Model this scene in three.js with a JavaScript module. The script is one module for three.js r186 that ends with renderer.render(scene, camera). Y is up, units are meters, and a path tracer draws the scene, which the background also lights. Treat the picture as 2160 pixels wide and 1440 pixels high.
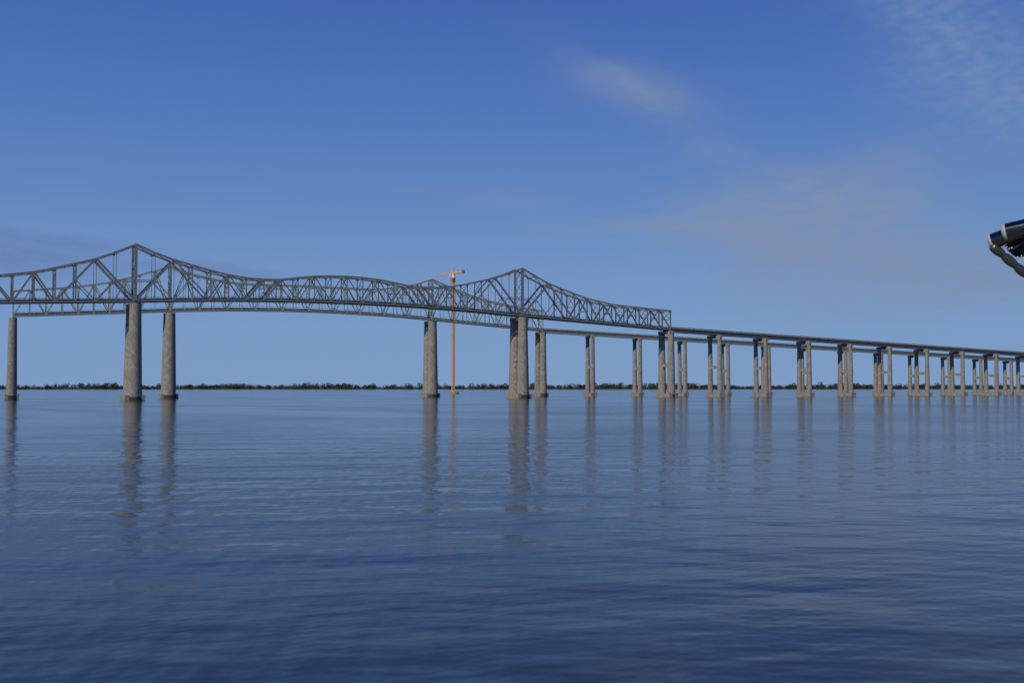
import * as THREE from 'three';
import { mergeGeometries } from 'three/addons/utils/BufferGeometryUtils.js';
import { ImprovedNoise } from 'three/addons/math/ImprovedNoise.js';

// ---------------------------------------------------------------- camera
const W = 1024, H = 682, DEG = Math.PI / 180;
const EYE = 8;                                            // metres above the water
const camera = new THREE.PerspectiveCamera(35.5, W / H, 0.1, 60000);
camera.position.set(0, EYE, 0);
camera.rotation.x = 2.418 * DEG;
camera.focus = 650; camera.userData.fStop = 8;
const scene = new THREE.Scene();
scene.add(camera);
const renderer = new THREE.WebGLRenderer({ antialias: true });
renderer.setSize(W, H);
renderer.toneMapping = THREE.LinearToneMapping;
renderer.toneMappingExposure = 1;
renderer.shadowMap.enabled = true;

// ---------------------------------------------------------------- sky
const perlin = new ImprovedNoise();
const lin = (c) => (c <= 0.04045 * 255 ? c / 255 / 12.92 : Math.pow((c / 255 + 0.055) / 1.055, 2.4));
const LIN = (a) => a.map(lin);
const smooth = (a, b, x) => { const t = Math.min(1, Math.max(0, (x - a) / (b - a))); return t * t * (3 - 2 * t); };
function fbm(x, y, z, n = 5) { let s = 0, a = 0.5; for (let i = 0; i < n; i++) { s += a * perlin.noise(x, y, z + i * 7.3); x *= 2.03; y *= 2.03; a *= 0.52; } return s; }
// clear air: colour against elevation in degrees
const AIR = [[-90, [126, 154, 190]], [0, [126, 156, 196]], [3, [121, 154, 197]], [5.4, [116, 149, 195]], [8, [106, 142, 192]], [10.5, [96, 132, 189]], [13, [87, 124, 187]], [16.5, [76, 113, 182]], [20, [68, 103, 175]], [30, [55, 88, 160]], [60, [40, 68, 138]], [90, [36, 62, 130]]].map(([e, c]) => [e, LIN(c)]);
function air(el) {
  let k = 1; while (k < AIR.length - 1 && AIR[k][0] < el) k++;
  const [e0, a] = AIR[k - 1], [e1, b] = AIR[k], t = Math.min(1, Math.max(0, (el - e0) / (e1 - e0)));
  return a.map((v, i) => v + (b[i] - v) * t);
}
// thin cloud drifts near the bridges: azimuth, elevation, half length, half height, slope, strength, low
const DRIFTS = [
  [6.6, 15.5, 3.3, 1.15, -0.27, 0.74, 0], [3.8, 16.9, 2.4, 0.9, -0.45, 0.18, 0], [10.8, 12.1, 2.2, 0.5, -0.08, 0.42, 0], [9.8, 12.8, 2.2, 0.8, -0.2, 0.15, 0],
  [15.2, 8.9, 5.2, 2.2, -0.03, 0.62, 1], [18.8, 9.0, 4.6, 2.6, 0, 0.4, 1], [12.6, 8.8, 3.6, 1.2, -0.08, 0.32, 1], [19.4, 11.4, 2.4, 1.0, 0.05, 0.42, 0], [12.0, 7.6, 4.0, 0.9, -0.14, 0.5, 1], [6.0, 8.5, 5.6, 0.36, -0.03, 0.42, 1], [-1.0, 10.2, 4.2, 0.42, -0.05, 0.2, 1], [18.5, 5.4, 7.5, 1.8, -0.03, 0.5, 1], [25, 5.6, 6, 1.6, 0, 0.5, 1],
  [22.2, 17.0, 3.2, 4.4, -0.4, 0.58, 2], [25.4, 13.4, 3.0, 2.6, -0.4, 0.7, 2], [30, 17, 4, 5, -0.3, 0.5, 2], [19.5, 20, 3.5, 2.0, -0.4, 0.34, 2],
  [-24.6, 7.3, 5.6, 0.3, -0.09, 0.42, 1], [-24.0, 5.9, 5.5, 0.8, -0.06, 0.36, 1], [-14.5, 5.9, 4.5, 0.4, -0.07, 0.42, 1], [-30, 6.6, 7, 1.1, -0.05, 0.5, 1],
];
const CLOUD = [LIN([122, 141, 174]), LIN([125, 144, 177]), LIN([112, 139, 182])], CLOUD_LOW = LIN([98, 121, 172]);
const SW = 4096, SH = 2048, sky = new Float32Array(SW * SH * 4);
for (let j = 0; j < SH; j++) {
  const el = (j + 0.5) / SH * 180 - 90, a = air(el), near = el > -1 && el < 34;
  for (let i = 0; i < SW; i++) {
    const phi = ((i + 0.5) / SW - 0.5) * 2 * Math.PI;            // atan2(z, x)
    let az = phi / DEG + 90; if (az > 180) az -= 360;              // degrees clockwise from straight ahead (-z)
    let [r, g, b] = a;
    // air slightly deeper to the left of the view, as a polarised clear sky is
    const side = Math.cos((az - 40) * DEG);
    const m = 0.97 + 0.045 * side; r *= m * (0.99 + 0.01 * side); g *= m; b *= 0.985 + 0.02 * side;
    if (el > 0 && el < 80) {
      let d0 = 0, d1 = 0, d2 = 0;
      if (az > -45 && az < 45 && near) {
        const wx = fbm(az * 0.12, el * 0.25, 3.1, 4) * 2.6, wy = fbm(az * 0.16 + 40, el * 0.4, 9.2, 5) * 1.1;
        for (const [ca, ce, hw, hh, sl, st, kind] of DRIFTS) {
          const dx = az + wx * 0.8 - ca, dy = el + wy * Math.min(1, hh) - ce - sl * dx, q = (dx / hw) ** 2 + (dy / hh) ** 2;
          if (q > 6) continue;
          const v = st * (kind === 1 ? Math.exp(-q * q * 0.6) : Math.exp(-q * 0.95));
          if (kind === 0) d0 += v; else if (kind === 1) d1 += v; else d2 += v;
        }
        const grain = 0.85 + 0.5 * fbm(az * 0.4 + 3, el * 1.3 + az * 0.45, 1.7, 5);
        d0 *= grain; d1 *= 0.86 + 0.75 * fbm(az * 0.55, el * 2.1, 5.7, 6);
        const ripple = fbm(az * 1.1 + el * 0.9, el * 3.2 - az * 0.4, 2.2, 5);
        d2 *= Math.max(0, 0.74 + 1.0 * ripple);
      } else {                                                      // the rest of the sky: the same kind of thin cirrus
        const f = fbm(Math.cos(az * DEG) * 5, Math.sin(az * DEG) * 5, el * 0.16, 5);
        d2 = smooth(0.02, 0.5, f) * 0.6 * smooth(45, 55, Math.abs(az)) * smooth(80, 60, el);
      }
      const mix = (c, t) => { t = Math.min(0.92, Math.max(0, t)); r += (c[0] - r) * t; g += (c[1] - g) * t; b += (c[2] - b) * t; };
      mix(CLOUD[0], d0); mix(el < 7.8 && az < 0 ? CLOUD_LOW : CLOUD[1], d1 * 0.92); mix(CLOUD[2], d2);
    }
    const o = (j * SW + i) * 4;
    sky[o] = r; sky[o + 1] = g; sky[o + 2] = b; sky[o + 3] = 1;
  }
}
const skyTexture = new THREE.DataTexture(sky, SW, SH, THREE.RGBAFormat, THREE.FloatType);
skyTexture.mapping = THREE.EquirectangularReflectionMapping;
skyTexture.magFilter = THREE.LinearFilter; skyTexture.minFilter = THREE.LinearFilter;
skyTexture.needsUpdate = true;
scene.background = skyTexture; scene.environment = skyTexture;

// ---------------------------------------------------------------- sun: behind the viewer's left shoulder
const sun = new THREE.DirectionalLight(0xfff0dc, 2.6);
{
  const az = -143 * DEG, el = 36 * DEG;
  sun.position.set(Math.sin(az) * Math.cos(el), Math.sin(el), -Math.cos(az) * Math.cos(el)).multiplyScalar(1500);
  sun.target.position.set(0, 0, -700);
  sun.position.add(sun.target.position);
  sun.castShadow = true; sun.shadow.mapSize.set(4096, 4096);
  Object.assign(sun.shadow.camera, { left: -900, right: 900, top: 900, bottom: -900, near: 1, far: 4000 });
  scene.add(sun, sun.target);
}

// ---------------------------------------------------------------- helpers
let seed = 20411;
const rnd = () => { seed = (seed + 0x6d2b79f5) | 0; let t = Math.imul(seed ^ (seed >>> 15), 1 | seed); t = (t + Math.imul(t ^ (t >>> 7), 61 | t)) ^ t; return ((t ^ (t >>> 14)) >>> 0) / 4294967296; };
const V = (x, y, z) => new THREE.Vector3(x, y, z);
const taken = {};
function numbered(n) { const k = (taken[n] = (taken[n] ?? -1) + 1); return k ? n + '_' + String(k).padStart(3, '0') : n; }
function thing(name, label, category) { const o = new THREE.Group(); o.name = numbered(name); o.userData = { label, category }; scene.add(o); return o; }
function part(name, geo, mat, parent) {
  const m = new THREE.Mesh(Array.isArray(geo) ? (geo.length > 1 ? mergeGeometries(geo) : geo[0]) : geo, mat);
  m.name = name; m.castShadow = m.receiveShadow = true; parent.add(m); return m;
}
function struct(name, geo, mat) { const m = part(name, geo, mat, scene); m.userData.kind = 'structure'; return m; }
// metres on every face, so that textures keep their size
function boxUV(g) {
  const p = g.attributes.position, n = g.attributes.normal, uv = new Float32Array(p.count * 2);
  for (let i = 0; i < p.count; i++) {
    const ax = Math.abs(n.getX(i)), ay = Math.abs(n.getY(i)), az = Math.abs(n.getZ(i));
    const [u, v] = ax > ay && ax > az ? [p.getZ(i), p.getY(i)] : ay > az ? [p.getX(i), p.getZ(i)] : [p.getX(i), p.getY(i)];
    uv[2 * i] = u; uv[2 * i + 1] = v;
  }
  g.setAttribute('uv', new THREE.BufferAttribute(uv, 2));
  return g;
}
function box(w, h, d, x = 0, y = 0, z = 0) { return boxUV(new THREE.BoxGeometry(w, h, d).translate(x, y, z)); }
// a straight bar between two points; w along "side", h across
function bar(p0, p1, w, h, side) {
  const d = p1.clone().sub(p0), L = d.length(); d.divideScalar(L);
  const s = side.clone().addScaledVector(d, -side.dot(d)).normalize(), u = d.clone().cross(s);
  const g = boxUV(new THREE.BoxGeometry(w, h, L));
  return g.applyMatrix4(new THREE.Matrix4().makeBasis(s, u, d).setPosition(p0.clone().add(p1).multiplyScalar(0.5)));
}
// a built-up truss member: two side plates joined by batten plates and zigzag lacing
function laced(p0, p1, w, h, side, pitch = 1.5) {
  const d = p1.clone().sub(p0), L = d.length(); d.divideScalar(L);
  const s = side.clone().addScaledVector(d, -side.dot(d)).normalize(), u = d.clone().cross(s);
  const t = Math.max(0.09, w * 0.14), gs = [];
  const at = (k, a, b) => p0.clone().addScaledVector(d, k).addScaledVector(s, a).addScaledVector(u, b);
  for (const k of [-1, 1]) gs.push(bar(at(0, k * (w - t) / 2, 0), at(L, k * (w - t) / 2, 0), t, h, s));
  const n = Math.max(2, Math.round(L / (w * pitch)));
  for (const f of [-1, 1]) {
    for (let i = 0; i < n; i++) { const q = i % 2 ? 1 : -1, e = (w - t) / 2; gs.push(bar(at(L * i / n, q * e, f * (h / 2 - 0.06)), at(L * (i + 1) / n, -q * e, f * (h / 2 - 0.06)), t * 0.9, 0.07, u)); }
    for (const [a, b] of [[0, 0.09], [0.91, 1]]) gs.push(bar(at(L * a, 0, f * (h / 2 - 0.05)), at(L * b, 0, f * (h / 2 - 0.05)), w - 2 * t, 0.06, s));
  }
  return mergeGeometries(gs);
}
// mottled paint
function mottle(c0, c1, n, freq, contrast = 1) {
  const data = new Uint8Array(n * n * 4);
  for (let j = 0; j < n; j++) for (let i = 0; i < n; i++) {
    const A = i / n * 2 * Math.PI, B = j / n * 2 * Math.PI;
    const f = fbm(Math.cos(A) * freq + Math.cos(B) * freq * 0.7 + 11, Math.sin(A) * freq + 5, Math.sin(B) * freq, 5);
    const t = Math.min(1, Math.max(0, 0.5 + f * contrast * 1.6 + (rnd() - 0.5) * 0.12)), o = (j * n + i) * 4;
    for (let k = 0; k < 3; k++) data[o + k] = c0[k] + (c1[k] - c0[k]) * t;
    data[o + 3] = 255;
  }
  const tx = new THREE.DataTexture(data, n, n); tx.colorSpace = THREE.SRGBColorSpace; tx.wrapS = tx.wrapT = THREE.RepeatWrapping; tx.magFilter = THREE.LinearFilter; tx.needsUpdate = true;
  return tx;
}
const rep = (t, m) => { t.repeat.set(1 / m, 1 / m); return t; };
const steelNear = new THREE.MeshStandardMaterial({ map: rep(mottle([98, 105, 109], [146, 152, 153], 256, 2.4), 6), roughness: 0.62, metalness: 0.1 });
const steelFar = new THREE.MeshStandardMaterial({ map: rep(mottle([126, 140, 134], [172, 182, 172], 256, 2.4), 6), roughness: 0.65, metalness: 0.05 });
const concrete = new THREE.MeshStandardMaterial({ map: rep(mottle([122, 120, 113], [162, 159, 151], 256, 2, 0.9), 22), roughness: 0.9 });
const tide = new THREE.MeshStandardMaterial({ map: rep(mottle([40, 42, 34], [78, 76, 64], 128, 2), 4), roughness: 0.8 });
const asphalt = new THREE.MeshStandardMaterial({ map: rep(mottle([52, 53, 55], [72, 72, 72], 128, 2), 5), roughness: 0.92 });

// ---------------------------------------------------------------- water, far shore
{
  const N = 1024, hgt = new Float32Array(N * N);
  const waves = (count, lo, hi, dir, spread, amp) => {
    for (let k = 0; k < count; k++) {
      const f = lo * Math.pow(hi / lo, rnd()), th = dir + (rnd() - 0.5) * spread, kx = Math.round(f * Math.cos(th)), ky = Math.round(f * Math.sin(th)), ph = rnd() * 6.283, a = amp / Math.pow(Math.hypot(kx, ky) + 0.5, 1.15);
      const cx = new Float32Array(N), sx = new Float32Array(N);
      for (let i = 0; i < N; i++) { const q = 2 * Math.PI * kx * i / N; cx[i] = Math.cos(q); sx[i] = Math.sin(q); }
      for (let j = 0; j < N; j++) { const q = 2 * Math.PI * ky * j / N + ph, c = Math.cos(q) * a, s = Math.sin(q) * a; for (let i = 0; i < N; i++) hgt[j * N + i] += cx[i] * c - sx[i] * s; }
    }
  };
  waves(26, 3, 14, 0.9, 1.5, 1.0); waves(46, 14, 110, 0.7, 2.6, 1.1);
  const nrm = new Uint8Array(N * N * 4);
  const tile = 46, px = tile / N, gain = 0.054;
  for (let j = 0; j < N; j++) for (let i = 0; i < N; i++) {
    const dx = (hgt[j * N + (i + 1) % N] - hgt[j * N + (i + N - 1) % N]) / (2 * px) * gain, dy = (hgt[((j + 1) % N) * N + i] - hgt[((j + N - 1) % N) * N + i]) / (2 * px) * gain;
    const l = Math.hypot(dx, dy, 1), o = (j * N + i) * 4;
    nrm[o] = 127.5 - dx / l * 127.5; nrm[o + 1] = 127.5 - dy / l * 127.5; nrm[o + 2] = 127.5 + 127.5 / l; nrm[o + 3] = 255;
  }
  const nt = new THREE.DataTexture(nrm, N, N); nt.wrapS = nt.wrapT = THREE.RepeatWrapping; nt.magFilter = THREE.LinearFilter; nt.needsUpdate = true; nt.repeat.set(1 / tile, 1 / tile); nt.rotation = 0.35;
  const water = new THREE.MeshPhysicalMaterial({ color: new THREE.Color().setRGB(0.022, 0.034, 0.04), roughness: 0.16, ior: 1.33, normalMap: nt, normalScale: new THREE.Vector2(1, 1) });
  const RN = 256, rg = new Uint8Array(RN * RN * 4);
  for (let j = 0; j < RN; j++) for (let i = 0; i < RN; i++) {
    const A = i / RN * 6.2832, B = j / RN * 6.2832, q = fbm(Math.cos(A) * 2.2 + Math.cos(B) * 1.4, Math.sin(A) * 2.2 + 3, Math.sin(B) * 1.4, 5), v = 255 * Math.min(1, Math.max(0, 0.36 + 0.26 * smooth(-0.4, 0.5, q))), o = (j * RN + i) * 4;
    rg[o] = rg[o + 1] = rg[o + 2] = v; rg[o + 3] = 255;
  }
  const rt = new THREE.DataTexture(rg, RN, RN); rt.wrapS = rt.wrapT = THREE.RepeatWrapping; rt.magFilter = THREE.LinearFilter; rt.needsUpdate = true; rt.repeat.set(1 / 900, 1 / 420); rt.rotation = -0.2;
  water.roughnessMap = rt; water.roughness = 0.27;
  const g = new THREE.CircleGeometry(40000, 96).rotateX(-Math.PI / 2), uv = g.attributes.uv, p = g.attributes.position;
  for (let i = 0; i < p.count; i++) uv.setXY(i, p.getX(i), -p.getZ(i));
  struct('water', g, water);
}
{
  // a long low bank far behind the bridges
  const pts = [], idx = [], n = 120, grass = new THREE.MeshStandardMaterial({ map: rep(mottle([58, 62, 40], [92, 88, 60], 128, 2), 60), roughness: 1 });
  const edge = (t) => -2500 - 380 * fbm(t * 5, 1.2, 4.4, 4) - 700 * t, rows = [0, 8, 60, 2600], ys = [-0.6, 1.2, 2.2, 3.5], uv = [];
  for (let i = 0; i <= n; i++) { const t = i / n, x = -4200 + 8400 * t; rows.forEach((r, k) => { pts.push(x, ys[k], edge(t) - r); uv.push(x, r); }); }
  for (let i = 0; i < n; i++) for (let k = 0; k < 3; k++) { const a = i * 4 + k; idx.push(a, a + 4, a + 1, a + 1, a + 4, a + 5); }
  const g = new THREE.BufferGeometry(); g.setAttribute('position', new THREE.Float32BufferAttribute(pts, 3)); g.setAttribute('uv', new THREE.Float32BufferAttribute(uv, 2)); g.setIndex(idx); g.computeVertexNormals();
  grass.side = THREE.DoubleSide;
  struct('far_shore', g, grass);
  // the wood along it: tufts of leaf faces, one mass at this distance
  const tuft = [], tuv = [];
  for (let k = 0; k < 46; k++) {
    const u = rnd() * 6.283, c = rnd() * 2 - 1, r = 0.55 + 0.5 * rnd(), s = Math.sqrt(1 - c * c), o = V(Math.cos(u) * s * r, c * r * 0.8, Math.sin(u) * s * r);
    for (let q = 0; q < 3; q++) { tuft.push(o.x + (rnd() - 0.5) * 0.9, o.y + (rnd() - 0.5) * 0.7, o.z + (rnd() - 0.5) * 0.9); tuv.push(rnd(), rnd()); }
  }
  const tg = new THREE.BufferGeometry(); tg.setAttribute('position', new THREE.Float32BufferAttribute(tuft, 3)); tg.setAttribute('uv', new THREE.Float32BufferAttribute(tuv, 2)); tg.computeVertexNormals();
  const M = 3400, wood = new THREE.InstancedMesh(tg, new THREE.MeshStandardMaterial({ color: 0xffffff, roughness: 1, side: THREE.DoubleSide }), M), mt = new THREE.Matrix4(), col = new THREE.Color();
  for (let k = 0; k < M; k++) {
    const t = rnd(), x = -4200 + 8400 * t, r = 14 + rnd() ** 2 * 240, s = 4 + rnd() * 5.5, clump = Math.max(0.35, 0.9 + 1.3 * fbm(t * 34, r * 0.01, 8.8, 4));
    mt.makeRotationY(rnd() * 6.283).scale(V(s, s * clump * (0.9 + rnd() * 0.5), s)).setPosition(x, 2 + s * 0.75 * clump, edge(t) - r);
    wood.setMatrixAt(k, mt); const v = 0.7 + rnd() * 0.6; wood.setColorAt(k, col.setRGB(0.05 * v, 0.062 * v, 0.03 * v));
  }
  wood.name = 'far_wood'; wood.userData = { label: 'low dark wood on the far shore behind the bridges', category: 'wood', kind: 'stuff' }; wood.castShadow = wood.receiveShadow = true; scene.add(wood);
}

// ---------------------------------------------------------------- the two cantilever bridges
// heights are above the eye; the truss is symmetric about midspan, panel points equally spaced
function trussBridge({ root, p0, p1, panels, gap, arm, top, bottom, bays, mat, size, spans }) {
  const axis = V(p1[0] - p0[0], 0, p1[1] - p0[1]), step = axis.length() / panels; axis.normalize();
  const away = V(axis.z, 0, -axis.x); if (away.z > 0) away.negate();       // horizontal, across the deck, away from the viewer
  const at = (i, y, plane) => V(p0[0], 0, p0[1]).addScaledVector(axis, i * step).addScaledVector(away, plane * gap).setY(y + EYE);
  const fold = (i) => (i < 0 ? i : i > panels ? panels - i : Math.min(i, panels - i));   // negative on the anchor arms
  const T = (i) => top(fold(i)), B = (i) => bottom(i), N0 = -arm, N1 = panels + arm;
  const S = size;
  const up = V(0, 1, 0);
  for (const plane of [0, 1]) {
    for (let i = N0; i < N1; i++) {
      const mirrored = fold(i) < 0 && fold(i + 1) < 0 ? 0.92 : 1;
      part('top_chord', laced(at(i, T(i), plane), at(i + 1, T(i + 1), plane), S.chord * 0.95, S.chord * mirrored, away), mat, root);
      part('bottom_chord', laced(at(i, B(i), plane), at(i + 1, B(i + 1), plane), S.chord * 0.95, S.chord, away), mat, root);
    }
    // verticals
    for (let i = N0; i <= N1; i++) {
      const tower = i === 0 || i === panels, f = fold(i), thin = Math.abs(f) <= 2;
      const w = tower ? S.tower * (plane ? 0.8 : 1) : thin ? S.hanger : f < 0 ? S.post : S.post * 0.72;
      part(tower ? 'tower_post' : thin ? 'hanger' : 'vertical', tower || !thin ? laced(at(i, B(i) + 0.3, plane), at(i, T(i) - 0.3, plane), w, w, away) : bar(at(i, B(i), plane), at(i, T(i), plane), w * 1.2, w, away), mat, root);
      const gs = tower ? 1.0 : 0.9;
      part('gusset_plate', [0, 1].map((k) => { const c = at(i, T(i) - S.chord * 0.3, plane).addScaledVector(away, (k ? 1 : -1) * (S.chord * 0.53)); return bar(c.clone().addScaledVector(axis, -S.chord * gs), c.clone().addScaledVector(axis, S.chord * gs), 0.06, S.chord * 1.5 * gs, away); }), mat, root);
    }
    // diagonals: [from, 't' | 'b', to, 't' | 'b', width]; long ones are cut in two by a half-height joint
    const y = (i, k) => (k === 't' ? T(i) : k === 'b' ? B(i) : k);
    for (const [i, a, j, b, w] of bays) part('diagonal', laced(at(i, y(i, a), plane), at(j, y(j, b), plane), w * 0.88, w * 0.88, away), mat, root);
  }
  // between the two planes: sway frames at each panel point, crossed laterals at the top, floor below
  for (let i = N0; i <= N1; i++) {
    const tower = i === 0 || i === panels, f = fold(i), g = [], deep = Math.min(T(i) - B(i) - 7.5, tower ? 30 : f < 0 ? 9 : 7), y0 = T(i) - 0.2;
    g.push(bar(at(i, y0, 0), at(i, y0, 1), 0.5, 0.6, axis));
    if (deep > 2 && (tower || Math.abs(f) > 2)) {
      g.push(bar(at(i, y0 - deep, 0), at(i, y0 - deep, 1), 0.45, 0.55, axis));
      const n = tower ? 3 : 1;
      for (let k = 0; k < n; k++) { const a = y0 - deep * k / n, b = y0 - deep * (k + 1) / n; g.push(bar(at(i, a, 0), at(i, b, 1), 0.28, 0.28, axis), bar(at(i, b, 0), at(i, a, 1), 0.28, 0.28, axis)); if (k) g.push(bar(at(i, a, 0), at(i, a, 1), 0.35, 0.35, axis)); }
    }
    part('sway_frame', g, mat, root);
    if (i < N1) part('lateral_brace', [bar(at(i, T(i) - 0.25, 0), at(i + 1, T(i + 1) - 0.25, 1), 0.3, 0.3, up), bar(at(i, T(i) - 0.3, 1), at(i + 1, T(i + 1) - 0.3, 0), 0.3, 0.28, up)], mat, root);
    part('floor_beam', bar(at(i, B(i) + 0.2, 0.03), at(i, B(i) + 0.2, 0.97), 0.5, 1.1, axis), mat, root);
  }
  const deck = [], rail = [];
  for (let i = N0; i < N1; i++) {
    deck.push(bar(at(i, B(i) + 1.05, 0.5), at(i + 1, B(i + 1) + 1.05, 0.5), gap * 0.86, 0.45, away));
    for (const q of [0.08, 0.92]) for (const h of [1.7, 2.2]) rail.push(bar(at(i, B(i) + h, q), at(i + 1, B(i + 1) + h, q), 0.12, 0.16, away));
  }
  part('deck', deck, asphalt, root); part('railing', rail, mat, root);
  // piers down to the water
  const pier = (i, w, h) => {
    const foot = -EYE - 1.5, g = [];
    for (const q of [-0.05, 1.05]) {
      const c = at(i, 0, q), hh = h - foot;
      const cyl = new THREE.CylinderGeometry(w * 0.62, w * 0.86, hh, 20).translate(c.x, foot + EYE + hh / 2, c.z); g.push(boxUV(cyl));
    }
    g.push(bar(at(i, h - 1.2, -0.25), at(i, h - 1.2, 1.25), w * 1.15, 2.2, axis), bar(at(i, (h + foot) / 2, 0), at(i, (h + foot) / 2, 1), w * 0.7, 2.4, axis), bar(at(i, foot + 3, -0.35), at(i, foot + 3, 1.35), w * 2.2, 3.2, axis));
    part('tide_band', [-0.05, 1.05].map((q) => { const c = at(i, 0, q); return boxUV(new THREE.CylinderGeometry(w * 0.88, w * 0.9, 2.6, 20).translate(c.x, 1.0 + (w % 1) * 0.3, c.z)); }), tide, root);
    part('pier', g.map((x) => (x.index ? x.toNonIndexed() : x)), concrete, root);
  };
  for (const i of [0, panels]) pier(i, 5, B(i) - 1.2);
  for (const i of [N0, N1]) pier(i, 3.6, B(i) - 1.2);
  // approach viaduct falling gently away to the right
  let x = N1, h = B(N1) + 0.6; const len = 46 / step;
  for (let k = 0; k < spans; k++) {
    const h2 = h - 1.35;
    part('girder', [0.12, 0.5, 0.88].map((q) => bar(at(x, h - 1.2, q), at(x + len, h2 - 1.2, q), 0.5, 2.2, away)), mat, root);
    part('approach_deck', [bar(at(x, h + 0.2, 0.5), at(x + len, h2 + 0.2, 0.5), gap, 0.5, away), ...[0.01, 0.99].map((q) => bar(at(x, h + 0.9, q), at(x + len, h2 + 0.9, q), 0.25, 0.85, away))], concrete, root);
    x += len; h = h2; pier(x, 2.4, h - 2.4);
  }
}
const table = (pts) => (f) => { let k = 1; while (k < pts.length - 1 && pts[k][0] < f) k++; const [a, u] = pts[k - 1], [b, v] = pts[k]; return u + (v - u) * (f - a) / (b - a); };
{
  const top = table([[-12, 55.5], [-8, 57.6], [-7, 58.4], [-6, 60.0], [-5, 61.7], [-4, 64.5], [-3, 67.5], [-2, 70.7], [-1, 75.1], [0, 80], [1, 75.8], [2, 72.4], [3, 69.9], [4, 67.4], [5, 65.4], [6, 64.1], [7, 63.8], [8, 64.2], [9, 65.8], [10, 67.2], [11, 67.9], [12, 68.2]]);
  const bottom = (i) => { const d = Math.abs(i - 12) / 12; return d < 1 ? 52 - 4 * d * d : 48 - (d - 1) * 6; };
  const bays = [], mid = (i) => (72 + bottom(i)) / 2;
  const both = (list) => { for (const [i, a, j, b, w] of list) bays.push([i, a, j, b, w], [24 - i, a, 24 - j, b, w]); };
  const m1 = (top(2) + bottom(0)) / 2, m1L = (top(-2) + bottom(0)) / 2, m3 = (top(2) + bottom(4)) / 2, m3L = (top(-2) + bottom(-4)) / 2;
  both([[2, 't', 1, m1, 1.15], [1, m1, 0, 'b', 1.25], [2, 't', 3, m3, 0.85], [3, m3, 4, 'b', 0.85], [1, m1, 2, 'b', 0.55], [3, m3, 2, 'b', 0.5],
    [-2, 't', -1, m1L, 1.3], [-1, m1L, 0, 'b', 1.35], [-2, 't', -3, m3L, 1.0], [-3, m3L, -4, 'b', 1.0], [-1, m1L, -2, 'b', 0.55], [-3, m3L, -2, 'b', 0.55],
    [-1, m1L, 0, (m1 + m1L) / 2, 0.5], [0, (m1 + m1L) / 2, 1, m1, 0.5],
    [5, 't', 4, 'b', 0.7], [5, 't', 6, 'b', 0.7], [7, 't', 6, 'b', 1.35], [8, 't', 7, 'b', 1.35], [8, 't', 9, 'b', 0.75], [10, 't', 9, 'b', 0.7], [10, 't', 11, 'b', 0.7], [12, 't', 11, 'b', 0.65],
    [-5, 't', -4, 'b', 0.95], [-5, 't', -6, 'b', 0.8], [-7, 't', -6, 'b', 0.95], [-7, 't', -8, 'b', 0.8], [-9, 't', -8, 'b', 0.9], [-9, 't', -10, 'b', 0.8], [-11, 't', -10, 'b', 0.8], [-11, 't', -12, 'b', 0.9]]);
  const root = thing('cantilever_bridge', 'nearer grey steel cantilever truss bridge crossing from the left edge with two tall peaks', 'bridge');
  trussBridge({ root, p0: [-211.8, -597.7], p1: [7.1, -720.8], panels: 24, gap: 10, arm: 12, top, bottom, bays, mat: steelNear, size: { chord: 0.95, tower: 1.4, hanger: 0.3, post: 0.74 }, spans: 12 });
}
{
  const top = table([[-10, 59.5], [-6.6, 63.1], [-5, 65.6], [-3.7, 68.3], [-2, 73.4], [-1, 76.5], [0, 80], [1, 76.7], [2, 74.4], [3, 72.6], [4, 71.2], [5, 70.5], [10, 70.8]]);
  const bottom = (i) => { const d = Math.abs(i - 10) / 10; return d < 1 ? 53 - 3 * d * d : 50 - (d - 1) * 6; };
  const bays = [], both = (list) => { for (const [i, a, j, b, w] of list) bays.push([i, a, j, b, w], [20 - i, a, 20 - j, b, w]); };
  both([[1, 't', 0, 'b', 0.7], [1, 't', 2, 'b', 0.6], [3, 't', 2, 'b', 0.9], [3, 't', 4, 'b', 0.8], [5, 't', 4, 'b', 0.6], [5, 't', 6, 'b', 0.6], [7, 't', 6, 'b', 0.6], [7, 't', 8, 'b', 0.6], [9, 't', 8, 'b', 0.6], [9, 't', 10, 'b', 0.6],
    [-1, 't', 0, 'b', 0.7], [-1, 't', -2, 'b', 0.6], [-3, 't', -2, 'b', 0.6], [-3, 't', -4, 'b', 0.6], [-5, 't', -4, 'b', 0.6], [-5, 't', -6, 'b', 0.6], [-7, 't', -6, 'b', 0.6], [-7, 't', -8, 'b', 0.6], [-9, 't', -8, 'b', 0.6], [-9, 't', -10, 'b', 0.7]]);
  const root = thing('cantilever_bridge', 'farther pale green grey cantilever truss bridge seen behind and through the nearer one', 'bridge');
  trussBridge({ root, p0: [-227, -706.5], p1: [-59.5, -794.5], panels: 20, gap: 7, arm: 10, top, bottom, bays, mat: steelFar, size: { chord: 0.88, tower: 1.25, hanger: 0.28, post: 0.5 }, spans: 13 });
}

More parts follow.
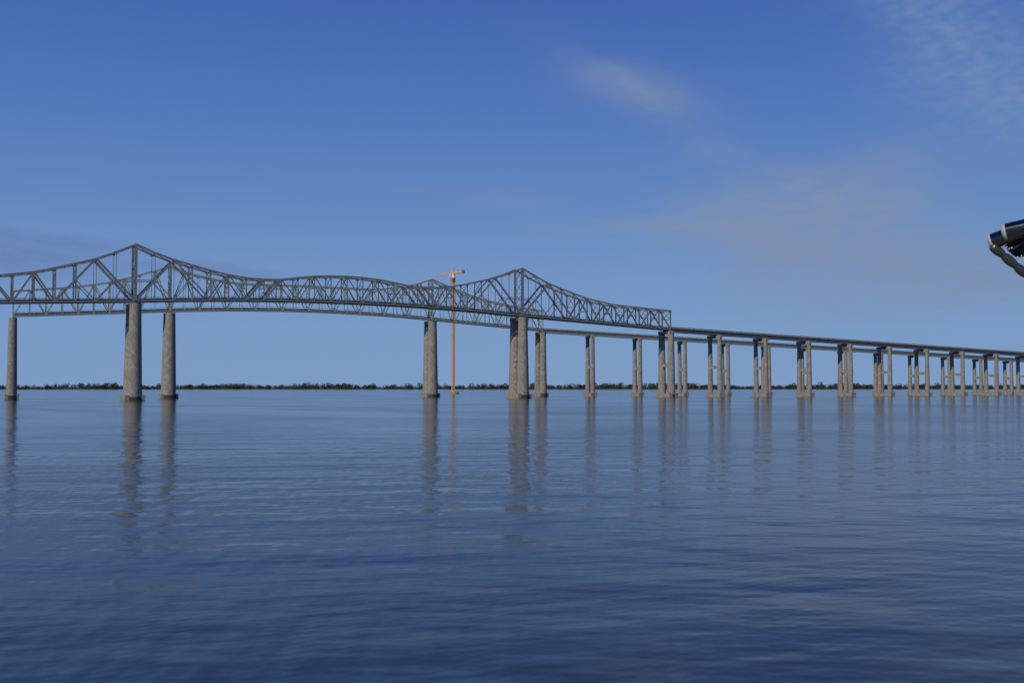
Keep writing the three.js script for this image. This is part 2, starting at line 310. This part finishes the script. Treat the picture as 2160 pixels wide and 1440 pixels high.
// ---------------------------------------------------------------- tower crane beyond the bridges
{
  const root = thing('tower_crane', 'tan tower crane with level jib rising behind the two bridges', 'crane');
  root.position.set(-63.4, 0, -1150);
  const tan = new THREE.MeshStandardMaterial({ map: rep(mottle([224, 182, 124], [244, 208, 150], 128, 2), 8), roughness: 0.5 });
  const white = new THREE.MeshStandardMaterial({ color: 0xe6e6e2, roughness: 0.5 }), dark = new THREE.MeshStandardMaterial({ map: rep(mottle([146, 108, 62], [184, 140, 84], 128, 2), 3), roughness: 0.7 });
  const glass = new THREE.MeshPhysicalMaterial({ color: new THREE.Color().setRGB(0.03, 0.04, 0.05), roughness: 0.05 });
  const J = V(-0.545, 0, -0.838), X = V(0.838, 0, -0.545), Y = V(0, 1, 0), top = 122.5 + EYE, o = (a, y, b) => V(0, y, 0).addScaledVector(J, a).addScaledVector(X, b);
  const lattice = (corner, levels, w) => {                          // four legs with zigzag bracing on each face
    const g = [];
    for (let k = 0; k < levels.length - 1; k++) for (let c = 0; c < corner(levels[k]).length; c++) {
      const A = corner(levels[k]), B = corner(levels[k + 1]), n = A.length, d = (c + 1) % n;
      g.push(bar(A[c], B[c], w, w, X), bar(k % 2 ? A[c] : A[d], k % 2 ? B[d] : B[c], w * 0.6, w * 0.6, J), bar(A[c], A[d], w * 0.6, w * 0.6, Y));
    }
    return g;
  };
  const seq = (a, b, n) => Array.from({ length: n + 1 }, (_, k) => a + (b - a) * k / n), h = 1.15;
  part('mast', lattice((y) => [[-h, -h], [h, -h], [h, h], [-h, h]].map(([a, b]) => o(a, y, b)), seq(1, top - 7.5, 48), 0.5), new THREE.MeshStandardMaterial({ map: tan.map, color: 0xf2ece4, roughness: 0.55 }), root);
  part('climbing_frame', lattice((y) => [[-1.4, -1.4], [1.4, -1.4], [1.4, 1.4], [-1.4, 1.4]].map(([a, b]) => o(a, y, b)), seq(top - 9.2, top - 5.2, 3), 0.7), dark, root);
  part('slewing_ring', [boxUV(new THREE.CylinderGeometry(1.5, 1.9, 3.4, 18).translate(0, top - 3.3, 0)), boxUV(new THREE.CylinderGeometry(0.9, 1.5, 1.8, 18).translate(0, top - 1.0, 0))], white, root);
  const cab = part('cab', bar(o(1.2, top - 2.6, -2.6), o(3.6, top - 2.6, -2.6), 1.7, 2.2, X), white, root); part('window', bar(o(3.62, top - 2.2, -2.6), o(3.7, top - 2.2, -2.6), 1.5, 1.3, X), glass, cab);
  part('apex_frame', lattice((t) => [[-0.9, -0.8], [0.9, -0.8], [0.9, 0.8], [-0.9, 0.8]].map(([a, b]) => o(a * (1 - t * 0.9), top + t * 9.4, b * (1 - t * 0.9))), seq(0, 1, 6), 0.4), tan, root);
  part('jib', lattice((s) => [o(s, top - 0.7, -0.8), o(s, top - 0.7, 0.8), o(s, top + 1.3 - s * 0.018, 0)], seq(1, 41, 22), 0.3), tan, root);
  part('counter_jib', [...lattice((s) => [o(s, top - 0.6, -1), o(s, top - 0.6, 1), o(s, top + 0.9, 0)], seq(-1, -22, 10), 0.5), bar(o(-1, top - 0.9, 0), o(-22, top - 0.9, 0), 1.5, 0.25, X)], tan, root);
  for (const s of [-19.2, -21.2]) part('counterweight', bar(o(s - 0.9, top - 0.2, 0), o(s + 0.9, top - 0.2, 0), 2.6, 3.4, X), dark, root);
  part('winch_house', bar(o(-14.5, top + 0.5, 0), o(-17.5, top + 0.5, 0), 2.0, 1.8, X), tan, root);
  part('tie_bar', [bar(o(0, top + 9.2, 0), o(27, top + 0.9, 0), 0.12, 0.12, X), bar(o(0, top + 9.2, 0), o(14, top + 1.1, 0), 0.12, 0.12, X), bar(o(0, top + 9.2, 0), o(-20, top + 0.7, 0), 0.12, 0.12, X)], tan, root);
  const tr = part('trolley', bar(o(4.6, top - 1.3, 0), o(7.2, top - 1.3, 0), 1.6, 0.9, X), dark, root);
  part('hoist_rope', [bar(o(5.6, top - 1.5, 0), o(5.6, top - 34, 0), 0.12, 0.12, X), bar(o(6.1, top - 1.5, 0), o(6.1, top - 34, 0), 0.12, 0.12, X)], dark, tr);
  part('hook_block', box(0.9, 1.6, 0.6, o(5.85, 0, 0).x, top - 34.6, o(5.85, 0, 0).z), dark, tr);
  part('footing', boxUV(new THREE.CylinderGeometry(6, 7, 5, 24).translate(0, -0.4, 0)), concrete, root);
}

// ---------------------------------------------------------------- chrome fitting close by at the right edge
{
  const root = thing('chrome_fitting', 'polished dark metal fitting with rounded tube ends jutting in at the right edge', 'metal fitting');
  const D = 4, f = 2250, s = D / f;                                  // metres per pixel of the photograph at four metres
  const cp = Math.cos(2.418 * DEG), sp = Math.sin(2.418 * DEG);
  root.position.set(1.849, EYE + 0.553, -D);
  // local metres from millimetres: x right, y up, z towards the viewer
  const P = (x, y, z) => V(x, y, z).multiplyScalar(0.001);
  const dark = new THREE.MeshPhysicalMaterial({ color: new THREE.Color().setRGB(0.1, 0.1, 0.115), metalness: 1, roughness: 0.12, clearcoat: 0.3, clearcoatRoughness: 0.05 });
  const band = new THREE.MeshPhysicalMaterial({ color: new THREE.Color().setRGB(0.5, 0.5, 0.47), roughness: 0.45, clearcoat: 0.6, clearcoatRoughness: 0.2 });
  const chrome = new THREE.MeshPhysicalMaterial({ color: new THREE.Color().setRGB(0.72, 0.7, 0.66), metalness: 1, roughness: 0.3 });
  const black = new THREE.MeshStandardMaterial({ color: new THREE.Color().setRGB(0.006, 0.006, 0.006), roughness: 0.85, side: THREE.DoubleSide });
  const grey = new THREE.MeshPhysicalMaterial({ color: new THREE.Color().setRGB(0.14, 0.15, 0.14), metalness: 0.85, roughness: 0.34 });
  const orient = (g, p, dir, ax = V(0, 1, 0)) => g.applyQuaternion(new THREE.Quaternion().setFromUnitVectors(ax, dir.clone().normalize())).translate(p.x, p.y, p.z);
  const lathe = (pts, n = 28) => boxUV(new THREE.LatheGeometry(pts.map(([r, y]) => new THREE.Vector2(r / 1000, y / 1000)), n));
  // a tube that ends in a rolled chrome rim: profile from the closed nose to far beyond the frame
  const tube = (p, dir, R, len) => {
    const t = part('tube', orient(lathe([[R * 0.94, 0], [R * 0.97, 4], [R * 0.97, len]]), p, dir), dark, root);
    const prof = [[0.01, -R * 0.46]]; for (let k = 1; k <= 10; k++) { const a = k / 10 * Math.PI / 2; prof.push([R * 1.02 * Math.sin(a), -R * 0.46 * Math.cos(a)]); } prof.push([R * 1.02, 2], [R * 0.93, 4]);
    part('rim', orient(lathe(prof), p, dir), band, t);
    return t;
  };
  tube(P(-29, -5, -20), V(1, 0.4, 0.75), 31, 520);
  tube(P(4, 26, 22), V(1, 0.2, 0.62), 33, 560);
  // dark hood under the upper tube
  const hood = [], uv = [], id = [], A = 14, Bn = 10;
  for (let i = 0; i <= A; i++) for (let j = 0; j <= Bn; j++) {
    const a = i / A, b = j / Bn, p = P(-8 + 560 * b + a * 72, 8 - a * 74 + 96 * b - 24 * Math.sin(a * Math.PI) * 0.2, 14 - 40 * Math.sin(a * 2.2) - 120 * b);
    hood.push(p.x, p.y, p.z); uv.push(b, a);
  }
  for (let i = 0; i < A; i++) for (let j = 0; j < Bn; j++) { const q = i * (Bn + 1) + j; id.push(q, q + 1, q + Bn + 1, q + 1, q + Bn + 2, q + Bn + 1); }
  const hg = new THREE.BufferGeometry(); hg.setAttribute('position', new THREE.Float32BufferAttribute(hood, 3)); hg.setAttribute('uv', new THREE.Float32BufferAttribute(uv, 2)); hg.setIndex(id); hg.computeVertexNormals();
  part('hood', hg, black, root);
  const rod = (a, b, r, m, name) => { const d = b.clone().sub(a); return part(name, orient(boxUV(new THREE.CylinderGeometry(r / 1000, r / 1000, d.length(), 12)), a.clone().add(b).multiplyScalar(0.5), d), m, root); };
  rod(P(28, -40, 26), P(150, 42, 10), 2.6, grey, 'rib'); rod(P(8, -18, 22), P(130, 30, 6), 1.8, grey, 'rib');
  // the beaded tube along the lower edge
  const bead = V(1, -0.8, -0.1), prof = [[0.01, -20]];
  for (let k = 0; k <= 120; k++) { const y = -20 + k * 7, ph = (y + 20) / 62; prof.push([(10.5 + 7.5 * Math.sqrt(Math.abs(Math.sin(Math.PI * ph)))) * (k ? 1 : 0.4), y]); }
  part('beaded_tube', orient(lathe(prof), P(-26, -32, -4), bead), grey, root);
  // small bright studs in the gap
  for (const [x, y, r] of [[-1, -12, 4], [5, -20, 5], [12, -30, 3.2], [20, -37, 4.2], [31, -34, 5], [52, -68, 4.2], [67, -63, 3]]) part('stud', new THREE.SphereGeometry(r / 1000, 14, 10).translate(x / 1000, y / 1000, 0.012), chrome, root);
  // carried by an upright post beside the frame, on the quay where the viewer stands
  rod(P(500, -2150, -170), P(500, 140, -170), 55, grey, 'post');
  const stone = new THREE.MeshStandardMaterial({ map: rep(mottle([120, 118, 112], [150, 147, 140], 128, 2), 2), roughness: 0.9 });
  struct('quay', box(40, 7.6, 12, 0, EYE - 1.6 - 3.8, 1.2), stone);
}
renderer.render(scene, camera);
